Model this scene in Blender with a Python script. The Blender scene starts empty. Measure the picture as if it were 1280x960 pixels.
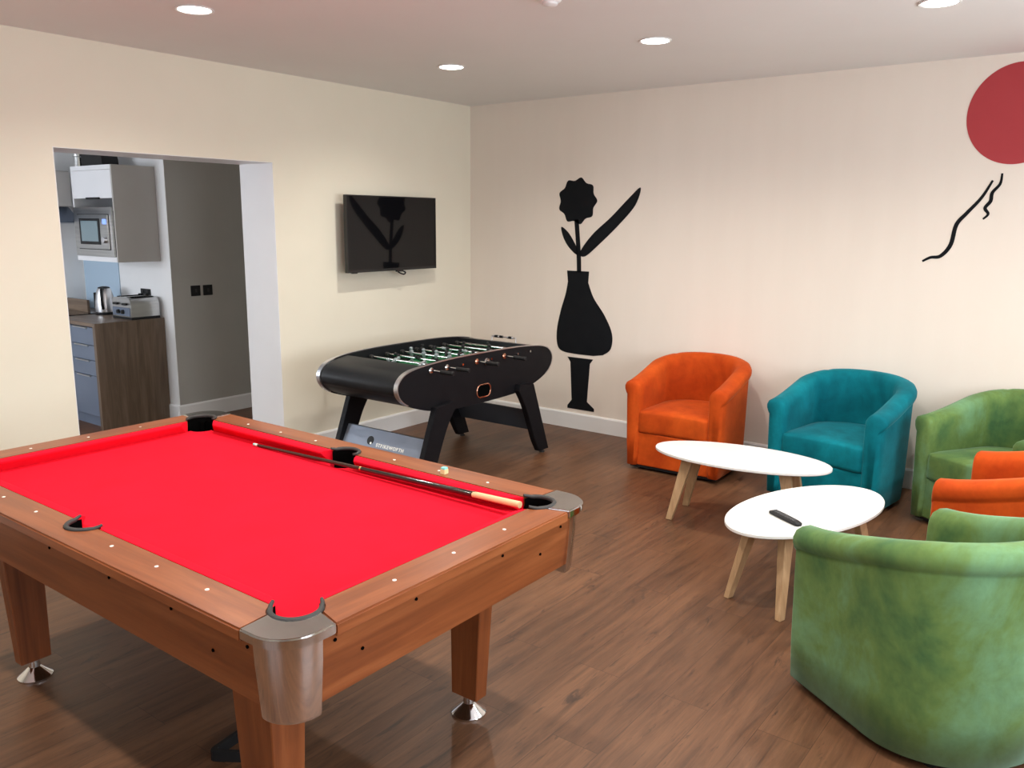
import bpy, bmesh, math, random
from mathutils import Vector, Matrix
random.seed(7)
S = bpy.context.scene
C = S.collection
R = math.radians

# ------------------------------------------------------------------ camera, world, light, exposure
cam_d = bpy.data.cameras.new('camera'); cam = bpy.data.objects.new('camera', cam_d); C.objects.link(cam)
FPX, PITCH, ROLL, YAW = 1050.758, -0.1911, 0.0075, 0.6471
cam_d.sensor_width = 36.0; cam_d.lens = 36.0*FPX/1280.0; cam_d.clip_start = 0.05
cyw, syw, cp, sp = math.cos(YAW), math.sin(YAW), math.cos(PITCH), math.sin(PITCH)
fwd = Vector((-syw*cp, cyw*cp, sp)); rgt = Vector((cyw, syw, 0)); upv = rgt.cross(fwd)
r2 = rgt*math.cos(ROLL)+upv*math.sin(ROLL); u2 = -rgt*math.sin(ROLL)+upv*math.cos(ROLL)
M = Matrix((r2, u2, -fwd)).transposed().to_4x4(); M.translation = Vector((4.8518, -5.7962, 1.7011))
cam.matrix_world = M
S.camera = cam
S.view_settings.view_transform = 'Standard'; S.view_settings.look = 'None'
S.view_settings.gamma = 1.0; S.view_settings.use_curve_mapping = False
S.view_settings.exposure = 0.12

W = bpy.data.worlds.new('world'); S.world = W; W.use_nodes = True
bg = W.node_tree.nodes['Background']; bg.inputs[0].default_value = (0.75, 0.85, 1.0, 1); bg.inputs[1].default_value = 1.0

def area(name, loc, rot, sx, sy, power, col):
    l = bpy.data.lights.new(name, 'AREA'); l.shape = 'RECTANGLE'; l.size = sx; l.size_y = sy; l.energy = power; l.color = col
    o = bpy.data.objects.new(name, l); C.objects.link(o); o.location = loc; o.rotation_euler = rot; return o
ROOM_R, ROOM_F, H = 6.2, -8.2, 2.67          # right wall x, front wall y, ceiling z
DAY = (0.90, 0.95, 1.0)
P_RIGHT, P_FRONT, P_KIT, P_SPOT = 62.0, 24.0, 60.0, 84.0
# daylight entering through the windows of the right wall, the front wall and the kitchen
area('daylight_right', (ROOM_R+0.02, -1.9, 1.55), (0, R(90), 0), 1.3, 1.7, P_RIGHT, DAY)
area('daylight_right', (ROOM_R+0.02, -4.4, 1.55), (0, R(90), 0), 1.3, 1.7, P_RIGHT, DAY)
area('daylight_front', (3.6, ROOM_F-0.02, 1.45), (R(90), 0, 0), 2.4, 1.5, P_FRONT, DAY)
area('daylight_kitchen', (-2.35, -5.52, 1.6), (R(90), 0, 0), 1.2, 1.05, P_KIT, (0.86, 0.92, 1.0))

# ------------------------------------------------------------------ helpers
def mat(name, col, rough=0.5, metal=0.0, spec=0.5, sheen=0.0, sheen_tint=None, coat=0.0, emit=None, estr=0.0):
    m = bpy.data.materials.new(name); m.use_nodes = True
    b = m.node_tree.nodes['Principled BSDF']
    b.inputs['Base Color'].default_value = (*col, 1); b.inputs['Roughness'].default_value = rough
    b.inputs['Metallic'].default_value = metal; b.inputs['Specular IOR Level'].default_value = spec
    b.inputs['Sheen Weight'].default_value = sheen; b.inputs['Coat Weight'].default_value = coat
    if sheen_tint: b.inputs['Sheen Tint'].default_value = (*sheen_tint, 1)
    if emit: b.inputs['Emission Color'].default_value = (*emit, 1); b.inputs['Emission Strength'].default_value = estr
    return m
def nodes(m): return m.node_tree.nodes, m.node_tree.links, m.node_tree.nodes['Principled BSDF']
def coords(m, scale=(1, 1, 1), rot=(0, 0, 0)):
    N, L, b = nodes(m)
    tc = N.new('ShaderNodeTexCoord'); mp = N.new('ShaderNodeMapping')
    mp.inputs['Scale'].default_value = scale; mp.inputs['Rotation'].default_value = rot
    L.new(tc.outputs['Object'], mp.inputs['Vector']); return mp.outputs['Vector']
def noise(m, vec, scale, detail=4, rough=0.5, dist=0.0):
    N, L, b = nodes(m); n = N.new('ShaderNodeTexNoise')
    n.inputs['Scale'].default_value = scale; n.inputs['Detail'].default_value = detail
    n.inputs['Roughness'].default_value = rough; n.inputs['Distortion'].default_value = dist
    L.new(vec, n.inputs['Vector']); return n.outputs['Fac']
def ramp(m, fac, stops):
    N, L, b = nodes(m); r = N.new('ShaderNodeValToRGB'); el = r.color_ramp.elements
    while len(el) < len(stops): el.new(0.5)
    for e, (p, c) in zip(el, stops): e.position = p; e.color = (*c, 1)
    L.new(fac, r.inputs['Fac']); return r.outputs['Color']
def mix(m, fac, a, b_, mode='MIX'):
    N, L, b = nodes(m); x = N.new('ShaderNodeMix'); x.data_type = 'RGBA'; x.blend_type = mode
    if isinstance(fac, float): x.inputs[0].default_value = fac
    else: L.new(fac, x.inputs[0])
    for k, v in ((6, a), (7, b_)):
        if isinstance(v, tuple): x.inputs[k].default_value = (*v, 1)
        else: L.new(v, x.inputs[k])
    return x.outputs[2]
def base(m, colour): nodes(m)[1].new(colour, nodes(m)[2].inputs['Base Color'])
def bump(m, fac, strength=0.2, dist=0.01):
    N, L, b = nodes(m); n = N.new('ShaderNodeBump'); n.inputs['Strength'].default_value = strength; n.inputs['Distance'].default_value = dist
    L.new(fac, n.inputs['Height']); L.new(n.outputs['Normal'], b.inputs['Normal'])
def noisy(name, c1, c2, scale, rough=0.5, bstr=0.0, mscale=(1, 1, 1), detail=4, **k):
    m = mat(name, c1, rough, **k); v = coords(m, mscale); f = noise(m, v, scale, detail)
    base(m, ramp(m, f, [(0.3, c1), (0.7, c2)]))
    if bstr: bump(m, f, bstr)
    return m

def box(bm, lo, hi):
    v = [bm.verts.new((x, y, z)) for x in (lo[0], hi[0]) for y in (lo[1], hi[1]) for z in (lo[2], hi[2])]
    for f in ((0, 1, 3, 2), (4, 6, 7, 5), (0, 4, 5, 1), (2, 3, 7, 6), (0, 2, 6, 4), (1, 5, 7, 3)): bm.faces.new([v[i] for i in f])
def BOX(lo, hi, bev=0.0, seg=2):
    bm = bmesh.new(); box(bm, lo, hi)
    if bev: bmesh.ops.bevel(bm, geom=bm.edges[:], offset=bev, segments=seg, affect='EDGES', profile=0.6)
    return bm
def loft(bm, rings, cap=True, closed=True):
    vs = [[bm.verts.new(p) for p in r] for r in rings]; n = len(rings[0])
    for a, b in zip(vs, vs[1:]):
        for i in range(n if closed else n-1):
            j = (i+1) % n; bm.faces.new((a[i], a[j], b[j], b[i]))
    if cap: bm.faces.new(vs[0][::-1]); bm.faces.new(vs[-1])
    return vs
def axis_pt(axis, a, b, t): return {'x': (t, a, b), 'y': (a, t, b), 'z': (a, b, t)}[axis]
def prism(bm, pts, axis, t0, t1): return loft(bm, [[axis_pt(axis, a, b, t) for a, b in pts] for t in (t0, t1)])
def PRISM(pts, axis, t0, t1, bev=0.0):
    bm = bmesh.new(); prism(bm, pts, axis, t0, t1)
    if bev:
        bmesh.ops.recalc_face_normals(bm, faces=bm.faces[:])
        e = [x for x in bm.edges if len(x.link_faces) == 2 and x.calc_face_angle(0) > 1.0]
        bmesh.ops.bevel(bm, geom=e, offset=bev, segments=2, affect='EDGES')
    return bm
def lathe(bm, prof, c=(0, 0, 0), seg=24, axis='z'):
    rings = []
    for r, h in prof:
        rings.append([tuple(Vector(c)+Vector(axis_pt(axis, max(r, 1e-4)*math.cos(2*math.pi*i/seg), max(r, 1e-4)*math.sin(2*math.pi*i/seg), h))) for i in range(seg)])
    loft(bm, rings)
def LATHE(prof, c=(0, 0, 0), seg=24, axis='z'):
    bm = bmesh.new(); lathe(bm, prof, c, seg, axis); return bm
def tube(bm, pts, r, seg=8, closed=False):
    pts = [Vector(p) for p in pts]; n = len(pts); rs = r if isinstance(r, (list, tuple)) else [r]*n
    rings = []; prev = None
    for i, p in enumerate(pts):
        if closed: t = pts[(i+1) % n]-pts[i-1]
        else: t = pts[min(i+1, n-1)]-pts[max(i-1, 0)]
        t.normalize()
        if prev is None: a = t.orthogonal().normalized()
        else: a = (prev-t*prev.dot(t)).normalized()
        prev = a; b = t.cross(a)
        rings.append([p+a*rs[i]*math.cos(2*math.pi*k/seg)+b*rs[i]*math.sin(2*math.pi*k/seg) for k in range(seg)])
    if closed: rings.append(rings[0])
    loft(bm, rings, cap=not closed)
    if closed: bmesh.ops.remove_doubles(bm, verts=bm.verts[:], dist=1e-6)
def TUBE(pts, r, seg=8, closed=False):
    bm = bmesh.new(); tube(bm, pts, r, seg, closed); return bm
def cyl(p, q, r, seg=16): return TUBE([p, q], r, seg)
def crom(P, n=8, closed=True):
    out = []; L = len(P)
    for i in range(L if closed else L-1):
        if closed: p = [P[(i+k-1) % L] for k in range(4)]
        else: p = [P[max(0, min(L-1, i+k-1))] for k in range(4)]
        for j in range(n):
            t = j/n
            out.append(tuple(0.5*((2*p[1][d])+(-p[0][d]+p[2][d])*t+(2*p[0][d]-5*p[1][d]+4*p[2][d]-p[3][d])*t*t+(-p[0][d]+3*p[1][d]-3*p[2][d]+p[3][d])*t**3) for d in range(len(P[0]))))
    if not closed: out.append(tuple(P[-1]))
    return out
def arc(c, r, a0, a1, n=12): return [(c[0]+r*math.cos(R(a0+(a1-a0)*i/n)), c[1]+r*math.sin(R(a0+(a1-a0)*i/n))) for i in range(n+1)]

def obj(name, bm, m, parent=None, smooth=False, label=None):
    bmesh.ops.recalc_face_normals(bm, faces=bm.faces[:])
    me = bpy.data.meshes.new(name); bm.to_mesh(me); bm.free()
    me.materials.append(m)
    if smooth:
        for p in me.polygons: p.use_smooth = True
        if smooth != 'all': me.set_sharp_from_angle(angle=R(40))
    o = bpy.data.objects.new(name, me); C.objects.link(o)
    if parent: o.parent = parent
    if label: o['label'] = label
    return o
def thing(name, label, cat, loc=(0, 0, 0), rz=0, group=None):
    o = bpy.data.objects.new(name, None); C.objects.link(o); o.empty_display_size = 0.05
    o.location = loc; o.rotation_euler = (0, 0, rz); o['label'] = label; o['category'] = cat
    if group: o['group'] = group
    return o
def tag(o, label, cat, group=None):
    o['label'] = label; o['category'] = cat
    if group: o['group'] = group
    return o
def struct(name, bm, m, parent=None, smooth=False):
    o = obj(name, bm, m, parent, smooth)
    if not parent: o['kind'] = 'structure'
    return o
def dup(root, loc, rz, label, group=None):
    def cp(o, par):
        c = o.copy(); C.objects.link(c)
        if par: c.parent = par
        for ch in kids.get(o.name, []): cp(ch, c)
        return c
    kids = {}
    for o in list(bpy.data.objects):
        if o.parent: kids.setdefault(o.parent.name, []).append(o)
    r = cp(root, None); r.location = loc; r.rotation_euler = (0, 0, rz); r['label'] = label
    if group: r['group'] = group
    return r
def text_bm(s, size, extrude=0.0005):
    cu = bpy.data.curves.new('t', 'FONT'); cu.body = s; cu.size = size; cu.extrude = extrude; cu.align_x = 'LEFT'; cu.space_character = 1.2; cu.offset = 0.0012
    o = bpy.data.objects.new('t', cu); C.objects.link(o)
    bpy.context.view_layer.update()
    me = bpy.data.meshes.new_from_object(o.evaluated_get(bpy.context.evaluated_depsgraph_get()))
    bm = bmesh.new(); bm.from_mesh(me); bpy.data.objects.remove(o); bpy.data.meshes.remove(me); return bm

# ------------------------------------------------------------------ materials
M_WALL_L = noisy('paint_cream', (0.80, 0.755, 0.63), (0.82, 0.775, 0.65), 3, 0.55, spec=0.3)
M_WALL_B = noisy('paint_pink_lit', (0.80, 0.72, 0.64), (0.82, 0.74, 0.66), 2.5, 0.5, spec=0.3, mscale=(3, 3, 0.4))  # same wall paint, pinkish cast of the light put into the colour
M_WHITE = noisy('paint_white', (0.82, 0.82, 0.82), (0.84, 0.84, 0.84), 4, 0.4)
M_CEIL = noisy('ceiling_paint', (0.80, 0.79, 0.78), (0.82, 0.81, 0.80), 2, 0.7, spec=0.2)
M_KITSHADE = noisy('kitchen_paint_shaded', (0.40, 0.39, 0.36), (0.42, 0.41, 0.38), 3, 0.6)  # wall paint darkened, the corridor's shade put into the colour

M_FLOOR = mat('wood_floor', (0.2, 0.1, 0.05), 0.42, spec=0.4)
def make_floor():
    m = M_FLOOR; N, L, b = nodes(m)
    v = coords(m, rot=(0, 0, R(90)))
    br = N.new('ShaderNodeTexBrick'); L.new(v, br.inputs['Vector'])
    br.inputs['Scale'].default_value = 1.0; br.inputs['Brick Width'].default_value = 1.22; br.inputs['Row Height'].default_value = 0.18
    br.inputs['Mortar Size'].default_value = 0.0012; br.inputs['Mortar Smooth'].default_value = 0.2; br.offset = 0.37; br.inputs['Bias'].default_value = 0
    br.inputs['Color1'].default_value = (0.200, 0.112, 0.062, 1); br.inputs['Color2'].default_value = (0.150, 0.082, 0.045, 1); br.inputs['Mortar'].default_value = (0.085, 0.046, 0.028, 1)
    b2 = N.new('ShaderNodeTexBrick'); L.new(v, b2.inputs['Vector'])
    for k in ('Scale', 'Brick Width', 'Row Height'): b2.inputs[k].default_value = br.inputs[k].default_value
    b2.inputs['Mortar Size'].default_value = 0.0; b2.offset = 0.37; b2.inputs['Color1'].default_value = (0, 0, 0, 1); b2.inputs['Color2'].default_value = (1, 1, 1, 1)
    def shifted(scale, k):
        va = N.new('ShaderNodeVectorMath'); va.operation = 'MULTIPLY_ADD'
        L.new(b2.outputs['Color'], va.inputs[0]); va.inputs[1].default_value = (k, k*0.7, k*1.3); L.new(coords(m, scale), va.inputs[2]); return va.outputs[0]
    streak = noise(m, shifted((13, 1.0, 1), 23), 1.9, 11, 0.70, 0.5)
    fine = noise(m, shifted((70, 3.0, 1), 11), 2.0, 5, 0.6)
    c = mix(m, 0.85, br.outputs['Color'], ramp(m, streak, [(0.27, (0.22, 0.20, 0.19)), (0.40, (0.62, 0.58, 0.56)), (0.52, (0.90, 0.87, 0.85)), (0.72, (1.22, 1.20, 1.16))]), 'MULTIPLY')
    c = mix(m, 0.35, c, ramp(m, fine, [(0.35, (0.55, 0.52, 0.50)), (0.65, (1.15, 1.12, 1.08))]), 'MULTIPLY')
    knot = noise(m, shifted((8.5, 1.7, 1), 9), 2.4, 6, 0.65, 0.8)
    c = mix(m, ramp(m, knot, [(0.61, (0, 0, 0)), (0.70, (0.8, 0.8, 0.8))]), c, (0.032, 0.019, 0.013))
    fleck = noise(m, shifted((34, 5.0, 1), 17), 1.7, 4, 0.6)
    c = mix(m, ramp(m, fleck, [(0.64, (0, 0, 0)), (0.72, (0.6, 0.6, 0.6))]), c, (0.040, 0.024, 0.016))
    patch = noise(m, coords(m, (1.3, 0.5, 1)), 1.6, 3, 0.5)
    c = mix(m, 0.6, c, ramp(m, patch, [(0.35, (0.86, 0.82, 0.80)), (0.65, (1.12, 1.04, 0.98))]), 'MULTIPLY')
    c2 = mix(m, 1.0, c, (0.79, 0.69, 0.63), 'MULTIPLY')
    base(m, c2); bump(m, streak, 0.08, 0.004)
    rr = N.new('ShaderNodeMapRange'); L.new(fine, rr.inputs['Value']); rr.inputs['To Min'].default_value = 0.34; rr.inputs['To Max'].default_value = 0.52
    L.new(rr.outputs['Result'], b.inputs['Roughness'])
make_floor()

def wood(name, c1, c2, c3, axis=0, rough=0.35, sc=1.0, coat=0.0):
    m = mat(name, c2, rough, coat=coat)
    s = [9*sc, 9*sc, 9*sc]; s[axis] = 0.7*sc
    f = noise(m, coords(m, tuple(s)), 2.2, 6, 0.6, 0.7)
    s2 = [55*sc]*3; s2[axis] = 2.0*sc
    g = noise(m, coords(m, tuple(s2)), 1.6, 4, 0.55)
    c = ramp(m, f, [(0.3, c1), (0.5, c2), (0.72, c3)])
    base(m, mix(m, 0.35, c, ramp(m, g, [(0.3, (0.62, 0.58, 0.55)), (0.7, (1.1, 1.1, 1.1))]), 'MULTIPLY'))
    return m
CH = ((0.165, 0.044, 0.013), (0.230, 0.065, 0.019), (0.31, 0.098, 0.032))
M_CHX = wood('cherry_long', *CH, axis=0); M_CHY = wood('cherry_short', *CH, axis=1); M_CHZ = wood('cherry_leg', *CH, axis=2)
M_OAK = wood('oak', (0.40, 0.25, 0.13), (0.50, 0.32, 0.17), (0.60, 0.41, 0.24), axis=2, rough=0.5)
M_WALNUT = wood('dark_walnut', (0.085, 0.055, 0.035), (0.125, 0.085, 0.055), (0.19, 0.13, 0.09), axis=2, rough=0.4)
M_WALX = wood('walnut_top', (0.13, 0.085, 0.055), (0.19, 0.13, 0.09), (0.27, 0.19, 0.13), axis=0, rough=0.4)
M_MAPLE = wood('maple', (0.62, 0.40, 0.20), (0.72, 0.50, 0.27), (0.80, 0.60, 0.36), axis=0, rough=0.3)
M_CLOTH = noisy('red_cloth', (0.72, 0.008, 0.026), (0.66, 0.007, 0.022), 6, 0.9, spec=0.06)
M_CHROME = noisy('chrome', (0.80, 0.80, 0.80), (0.70, 0.70, 0.71), 8, 0.09, metal=1.0)
M_BRUSH = noisy('brushed_steel', (0.62, 0.62, 0.61), (0.50, 0.50, 0.50), 3, 0.28, metal=1.0, mscale=(1, 1, 20))
M_COVER = mat('polished_cover', (0.82, 0.80, 0.80), 0.09, 1.0)
M_SATIN = noisy('satin_metal', (0.72, 0.72, 0.74), (0.66, 0.66, 0.68), 5, 0.32, metal=1.0)
M_COPPER = mat('copper', (0.75, 0.36, 0.25), 0.2, 1.0)
M_BRASS = mat('brass', (0.80, 0.60, 0.28), 0.25, 1.0)
M_BLACK = noisy('black_plastic', (0.010, 0.010, 0.011), (0.014, 0.014, 0.015), 20, 0.45, spec=0.25)
M_RUBBER = noisy('black_rubber', (0.018, 0.017, 0.017), (0.03, 0.028, 0.027), 20, 0.6)
M_BLKWOOD = noisy('black_laminate', (0.006, 0.006, 0.008), (0.008, 0.008, 0.010), 12, 0.5, spec=0.15)
M_BLKVINYL = noisy('black_vinyl', (0.010, 0.011, 0.013), (0.013, 0.014, 0.016), 15, 0.42, spec=0.25)
M_HOLE = mat('dark_void', (0.003, 0.003, 0.003), 0.9, spec=0.0)
M_PEARL = mat('pearl_inlay', (0.85, 0.82, 0.75), 0.25)
M_CUEDARK = mat('cue_lacquer', (0.014, 0.010, 0.009), 0.12, coat=0.5)
M_CUEBROWN = mat('cue_shaft_lacquer', (0.035, 0.014, 0.010), 0.22)
M_TEAL = noisy('chalk_teal', (0.20, 0.62, 0.58), (0.25, 0.70, 0.65), 60, 0.9)
M_PAPER = mat('chalk_wrap', (0.72, 0.58, 0.30), 0.4)
M_PITCH = noisy('pitch_green', (0.012, 0.16, 0.055), (0.016, 0.19, 0.065), 10, 0.35)
M_LINE = mat('white_line', (0.85, 0.85, 0.80), 0.4)
M_PANEL = noisy('silver_panel', (0.21, 0.245, 0.31), (0.22, 0.255, 0.32), 5, 0.45, metal=0.25)
M_PANELSHADE = noisy('shaded_panel', (0.045, 0.052, 0.065), (0.05, 0.058, 0.07), 5, 0.5)  # shade under the table put into the colour of the panels' inner side
M_GREYMAN = mat('grey_player', (0.30, 0.34, 0.36), 0.3, 0.4)
M_SCREEN = mat('tv_screen', (0.004, 0.004, 0.005), 0.04, spec=0.32)
M_TVBODY = noisy('tv_plastic', (0.010, 0.010, 0.011), (0.014, 0.014, 0.015), 20, 0.25)
M_TOP = noisy('white_lacquer', (0.79, 0.785, 0.76), (0.80, 0.795, 0.77), 4, 0.22, coat=0.2)
M_INK = noisy('black_decal', (0.006, 0.007, 0.009), (0.008, 0.009, 0.011), 10, 0.7, spec=0.12)
M_RED = noisy('red_decal', (0.40, 0.030, 0.038), (0.42, 0.034, 0.042), 5, 0.55)
M_KWHITE = noisy('cabinet_white', (0.74, 0.74, 0.76), (0.76, 0.76, 0.78), 4, 0.3)
M_KGREY = noisy('cabinet_side', (0.52, 0.50, 0.48), (0.54, 0.52, 0.50), 4, 0.4)
M_KSHADE = noisy('cabinet_white_shaded', (0.40, 0.38, 0.355), (0.42, 0.40, 0.375), 4, 0.45)  # shaded side of the white cabinet, shade mixed into a grey-beige tone
M_KBLUE = noisy('drawer_blue_grey', (0.13, 0.16, 0.22), (0.14, 0.17, 0.23), 4, 0.4)
M_GLASSP = mat('splash_glass', (0.42, 0.55, 0.68), 0.12)
M_MWGLASS = mat('microwave_glass', (0.20, 0.27, 0.30), 0.12)
M_DISP = mat('display', (0.05, 0.1, 0.5), 0.3, emit=(0.25, 0.4, 1.0), estr=1.2)
M_LAMP = mat('lamp_diffuser', (1, 1, 1), 0.5, emit=(1.0, 0.95, 0.86), estr=14.0)
M_PANE = mat('window_pane', (0.9, 0.95, 1.0), 0.05, emit=(0.85, 0.93, 1.0), estr=1.6)

def velvet(name, dark, midc, light, tint, sc=1.0):
    m = mat(name, midc, 0.8, spec=0.12, sheen=0.25, sheen_tint=tint)
    nodes(m)[2].inputs['Sheen Roughness'].default_value = 0.35
    f = noise(m, coords(m, (1.2, 1.2, 0.8)), 2.6*sc, 5, 0.62, 0.35); g = noise(m, coords(m), 9*sc, 8, 0.74, 0.3)
    c = ramp(m, f, [(0.33, dark), (0.5, midc), (0.68, light)])
    base(m, mix(m, 0.38, c, ramp(m, g, [(0.35, (0.55, 0.55, 0.55)), (0.6, (1.1, 1.1, 1.1))]), 'MULTIPLY')); bump(m, g, 0.12, 0.006)
    return m
V_ORANGE = velvet('orange_velvet', (0.40, 0.046, 0.005), (0.50, 0.066, 0.007), (0.58, 0.088, 0.010), (1, 0.45, 0.2))
V_TEAL = velvet('teal_velvet', (0.0, 0.095, 0.125), (0.001, 0.145, 0.185), (0.003, 0.20, 0.25), (0.3, 0.85, 1))
V_GREEN = velvet('green_velvet', (0.048, 0.115, 0.044), (0.118, 0.195, 0.056), (0.150, 0.295, 0.155), (0.65, 1, 0.8))

# ------------------------------------------------------------------ room shell
OY1, OY2, OZ, OT = -3.5363, -2.0892, 2.0824, 0.3642      # opening in the left wall
KX, KY, KF = -3.12, -1.9, -5.5                            # kitchen far wall, kitchen back wall, kitchen front wall
DX = -1.65                                                # corridor wall
bm = bmesh.new(); box(bm, (KX-0.1, ROOM_F-0.1, -0.1), (ROOM_R+0.1, 0.1, 0)); struct('floor', bm, M_FLOOR)
struct('ceiling', BOX((-OT, ROOM_F-0.1, H), (ROOM_R+0.1, 0.1, H+0.1)), M_CEIL)
bm = PRISM([(ROOM_F, 0), (OY1, 0), (OY1, OZ), (OY2, OZ), (OY2, 0), (0, 0), (0, H), (ROOM_F, H)], 'x', -OT, 0); struct('wall_left', bm, M_WALL_L)
struct('wall_back', BOX((KX-0.1, 0, 0), (ROOM_R+0.1, 0.1, H)), M_WALL_B)
def holed_wall(name, axis, t0, t1, a0, a1, holes, z0, z1, m):
    bm = bmesh.new(); holes = sorted(holes); cur = a0
    def put(p, q, zl, zh):
        lo = axis_pt(axis, p, zl, t0); hi = axis_pt(axis, q, zh, t1); box(bm, lo, hi)
    for h0, h1, hz0, hz1 in holes:
        put(cur, h0, z0, z1); put(h0, h1, z0, hz0); put(h0, h1, hz1, z1); cur = h1
    put(cur, a1, z0, z1); bmesh.ops.remove_doubles(bm, verts=bm.verts[:], dist=1e-5); return struct(name, bm, m)
holed_wall('wall_right', 'x', ROOM_R, ROOM_R+0.1, ROOM_F, 0, [(-2.75, -1.05, 0.9, 2.2), (-5.25, -3.55, 0.9, 2.2)], 0, H, M_WALL_L)
holed_wall('wall_front', 'y', ROOM_F-0.1, ROOM_F, -OT, ROOM_R, [(2.4, 4.8, 0.7, 2.2)], 0, H, M_WALL_L)
def window(n, axis, t, a0, a1, z0, z1, s):
    w = bpy.data.objects.new('window_%d' % n, None); C.objects.link(w); w['kind'] = 'structure'
    bm = bmesh.new(); f = 0.06
    for (p, q, zl, zh) in ((a0, a0+f, z0, z1), (a1-f, a1, z0, z1), (a0+f, a1-f, z0, z0+f), (a0+f, a1-f, z1-f, z1), ((a0+a1)/2-f/2, (a0+a1)/2+f/2, z0+f, z1-f)):
        box(bm, axis_pt(axis, p, zl, t), axis_pt(axis, q, zh, t+s*0.05))
    obj('window_frame', bm, M_WHITE, w)
    obj('window_sill', BOX(axis_pt(axis, a0-0.04, z0-0.03, t-s*0.10), axis_pt(axis, a1+0.04, z0, t+s*0.05)), M_WHITE, w)
window(1, 'x', ROOM_R, -2.75, -1.05, 0.9, 2.2, -1); window(2, 'x', ROOM_R, -5.25, -3.55, 0.9, 2.2, -1)
window(3, 'y', ROOM_F, 2.4, 4.8, 0.7, 2.2, 1)
# skirting boards
BH, BT = 0.133, 0.016
def skirt(name, pts2, a0, a1, axis):
    return None
def base_y(name, x, y0, y1, s):     # board along y standing on the face x, sticking out towards s
    bm = bmesh.new(); prism(bm, [(x, 0), (x+s*BT, 0), (x+s*BT, BH-0.012), (x+s*BT*0.55, BH), (x, BH)], 'y', y0, y1); return struct(name, bm, M_WHITE)
def base_x(name, y, x0, x1, s):
    bm = bmesh.new(); prism(bm, [(y, 0), (y+s*BT, 0), (y+s*BT, BH-0.012), (y+s*BT*0.55, BH), (y, BH)], 'x', x0, x1); return struct(name, bm, M_WHITE)
def prism_xz(): pass
base_y('baseboard_left', 0, OY2, -BT, 1); base_y('baseboard_left_front', 0, ROOM_F, OY1, 1)
base_x('baseboard_back', 0, 0, ROOM_R, -1); base_y('baseboard_right', ROOM_R, ROOM_F, -BT, -1)
# white plaster reveals of the opening
struct('trim_1', BOX((-OT-0.002, OY2-0.004, 0), (-0.0005, OY2, OZ)), M_WHITE)
struct('trim_2', BOX((-OT-0.002, OY1, OZ-0.004), (-0.0005, OY2-0.004, OZ)), M_WHITE)
struct('trim_3', BOX((-OT-0.002, OY1, 0), (-0.0005, OY1+0.004, OZ-0.004)), M_WHITE)
# kitchen shell
KH = 2.42
struct('wall_kitchen_back', BOX((KX, KY, 0), (DX-0.1, KY+0.1, KH)), M_WHITE)
struct('wall_kitchen_corridor', BOX((DX-0.1, KY, 0), (DX, 0, KH)), M_KITSHADE)
struct('trim_4', BOX((DX-0.1, KY-0.004, 0), (DX, KY, KH)), M_WHITE)
struct('wall_kitchen_far', BOX((KX-0.1, KF, 0), (KX, KY+0.1, KH)), M_WHITE)
holed_wall('wall_kitchen_front', 'y', KF-0.1, KF, KX-0.1, -OT, [(-3.0, -1.7, 1.05, 2.15)], 0, KH, M_WHITE)
window(4, 'y', KF, -3.0, -1.7, 1.05, 2.15, 1)
struct('ceiling_kitchen', BOX((KX-0.1, KF-0.1, KH), (-OT, 0, KH+0.1)), M_WHITE)
base_y('baseboard_corridor', DX, KY-BT, 0, 1)
base_x('baseboard_pier', KY-0.004, -1.79, DX, -1)

# ------------------------------------------------------------------ ceiling lights
def downlight(x, y, label):
    t = thing('ceiling_downlight', label, 'ceiling light', (x, y, H), 0, 'recessed ceiling downlights')
    obj('trim_ring', LATHE([(0.074, -0.001), (0.088, -0.001), (0.090, -0.004), (0.086, -0.008), (0.076, -0.006), (0.074, -0.001)], seg=32), M_WHITE, t, True)
    obj('diffuser', LATHE([(0.0, -0.001), (0.074, -0.001), (0.070, -0.006), (0.0, -0.008)], seg=32), M_LAMP, t, True)
    l = bpy.data.lights.new('downlight_lamp', 'SPOT'); l.energy = P_SPOT; l.color = (1.0, 0.955, 0.87); l.spot_size = R(150); l.spot_blend = 0.9; l.shadow_soft_size = 0.05
    o = bpy.data.objects.new('downlight_lamp', l); C.objects.link(o); o.parent = t; o.location = (0, 0, -0.02)
downlight(1.112, -3.344, 'glowing recessed downlight nearest the kitchen opening, leftmost on the ceiling')
downlight(1.118, -1.524, 'glowing recessed downlight in the ceiling nearest the corner by the television')
downlight(2.552, -1.490, 'glowing recessed downlight in the ceiling between the room corner and the red oval decal')
downlight(3.955, -1.487, 'glowing recessed downlight at the top right edge above the green chair')
for x, y in ((2.552, -3.344), (3.955, -3.344), (5.35, -1.49), (5.35, -3.344), (1.115, -5.2), (2.552, -5.2), (3.955, -5.2)):
    downlight(x, y, 'recessed downlight in the ceiling above the camera, outside the picture')
t = thing('smoke_detector', 'small pale smoke detector at the top edge of the ceiling', 'smoke detector', (2.60, -2.56, H))
obj('detector_body', LATHE([(0.0, 0), (0.052, 0), (0.052, -0.014), (0.046, -0.022), (0.034, -0.026), (0.034, -0.034), (0.026, -0.040), (0, -0.041)], seg=28), M_WHITE, t, True)
obj('mounting_plate', LATHE([(0.0, -0.0005), (0.060, -0.0005), (0.060, -0.006), (0.050, -0.007)], seg=28), M_WHITE, t, True)

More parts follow.
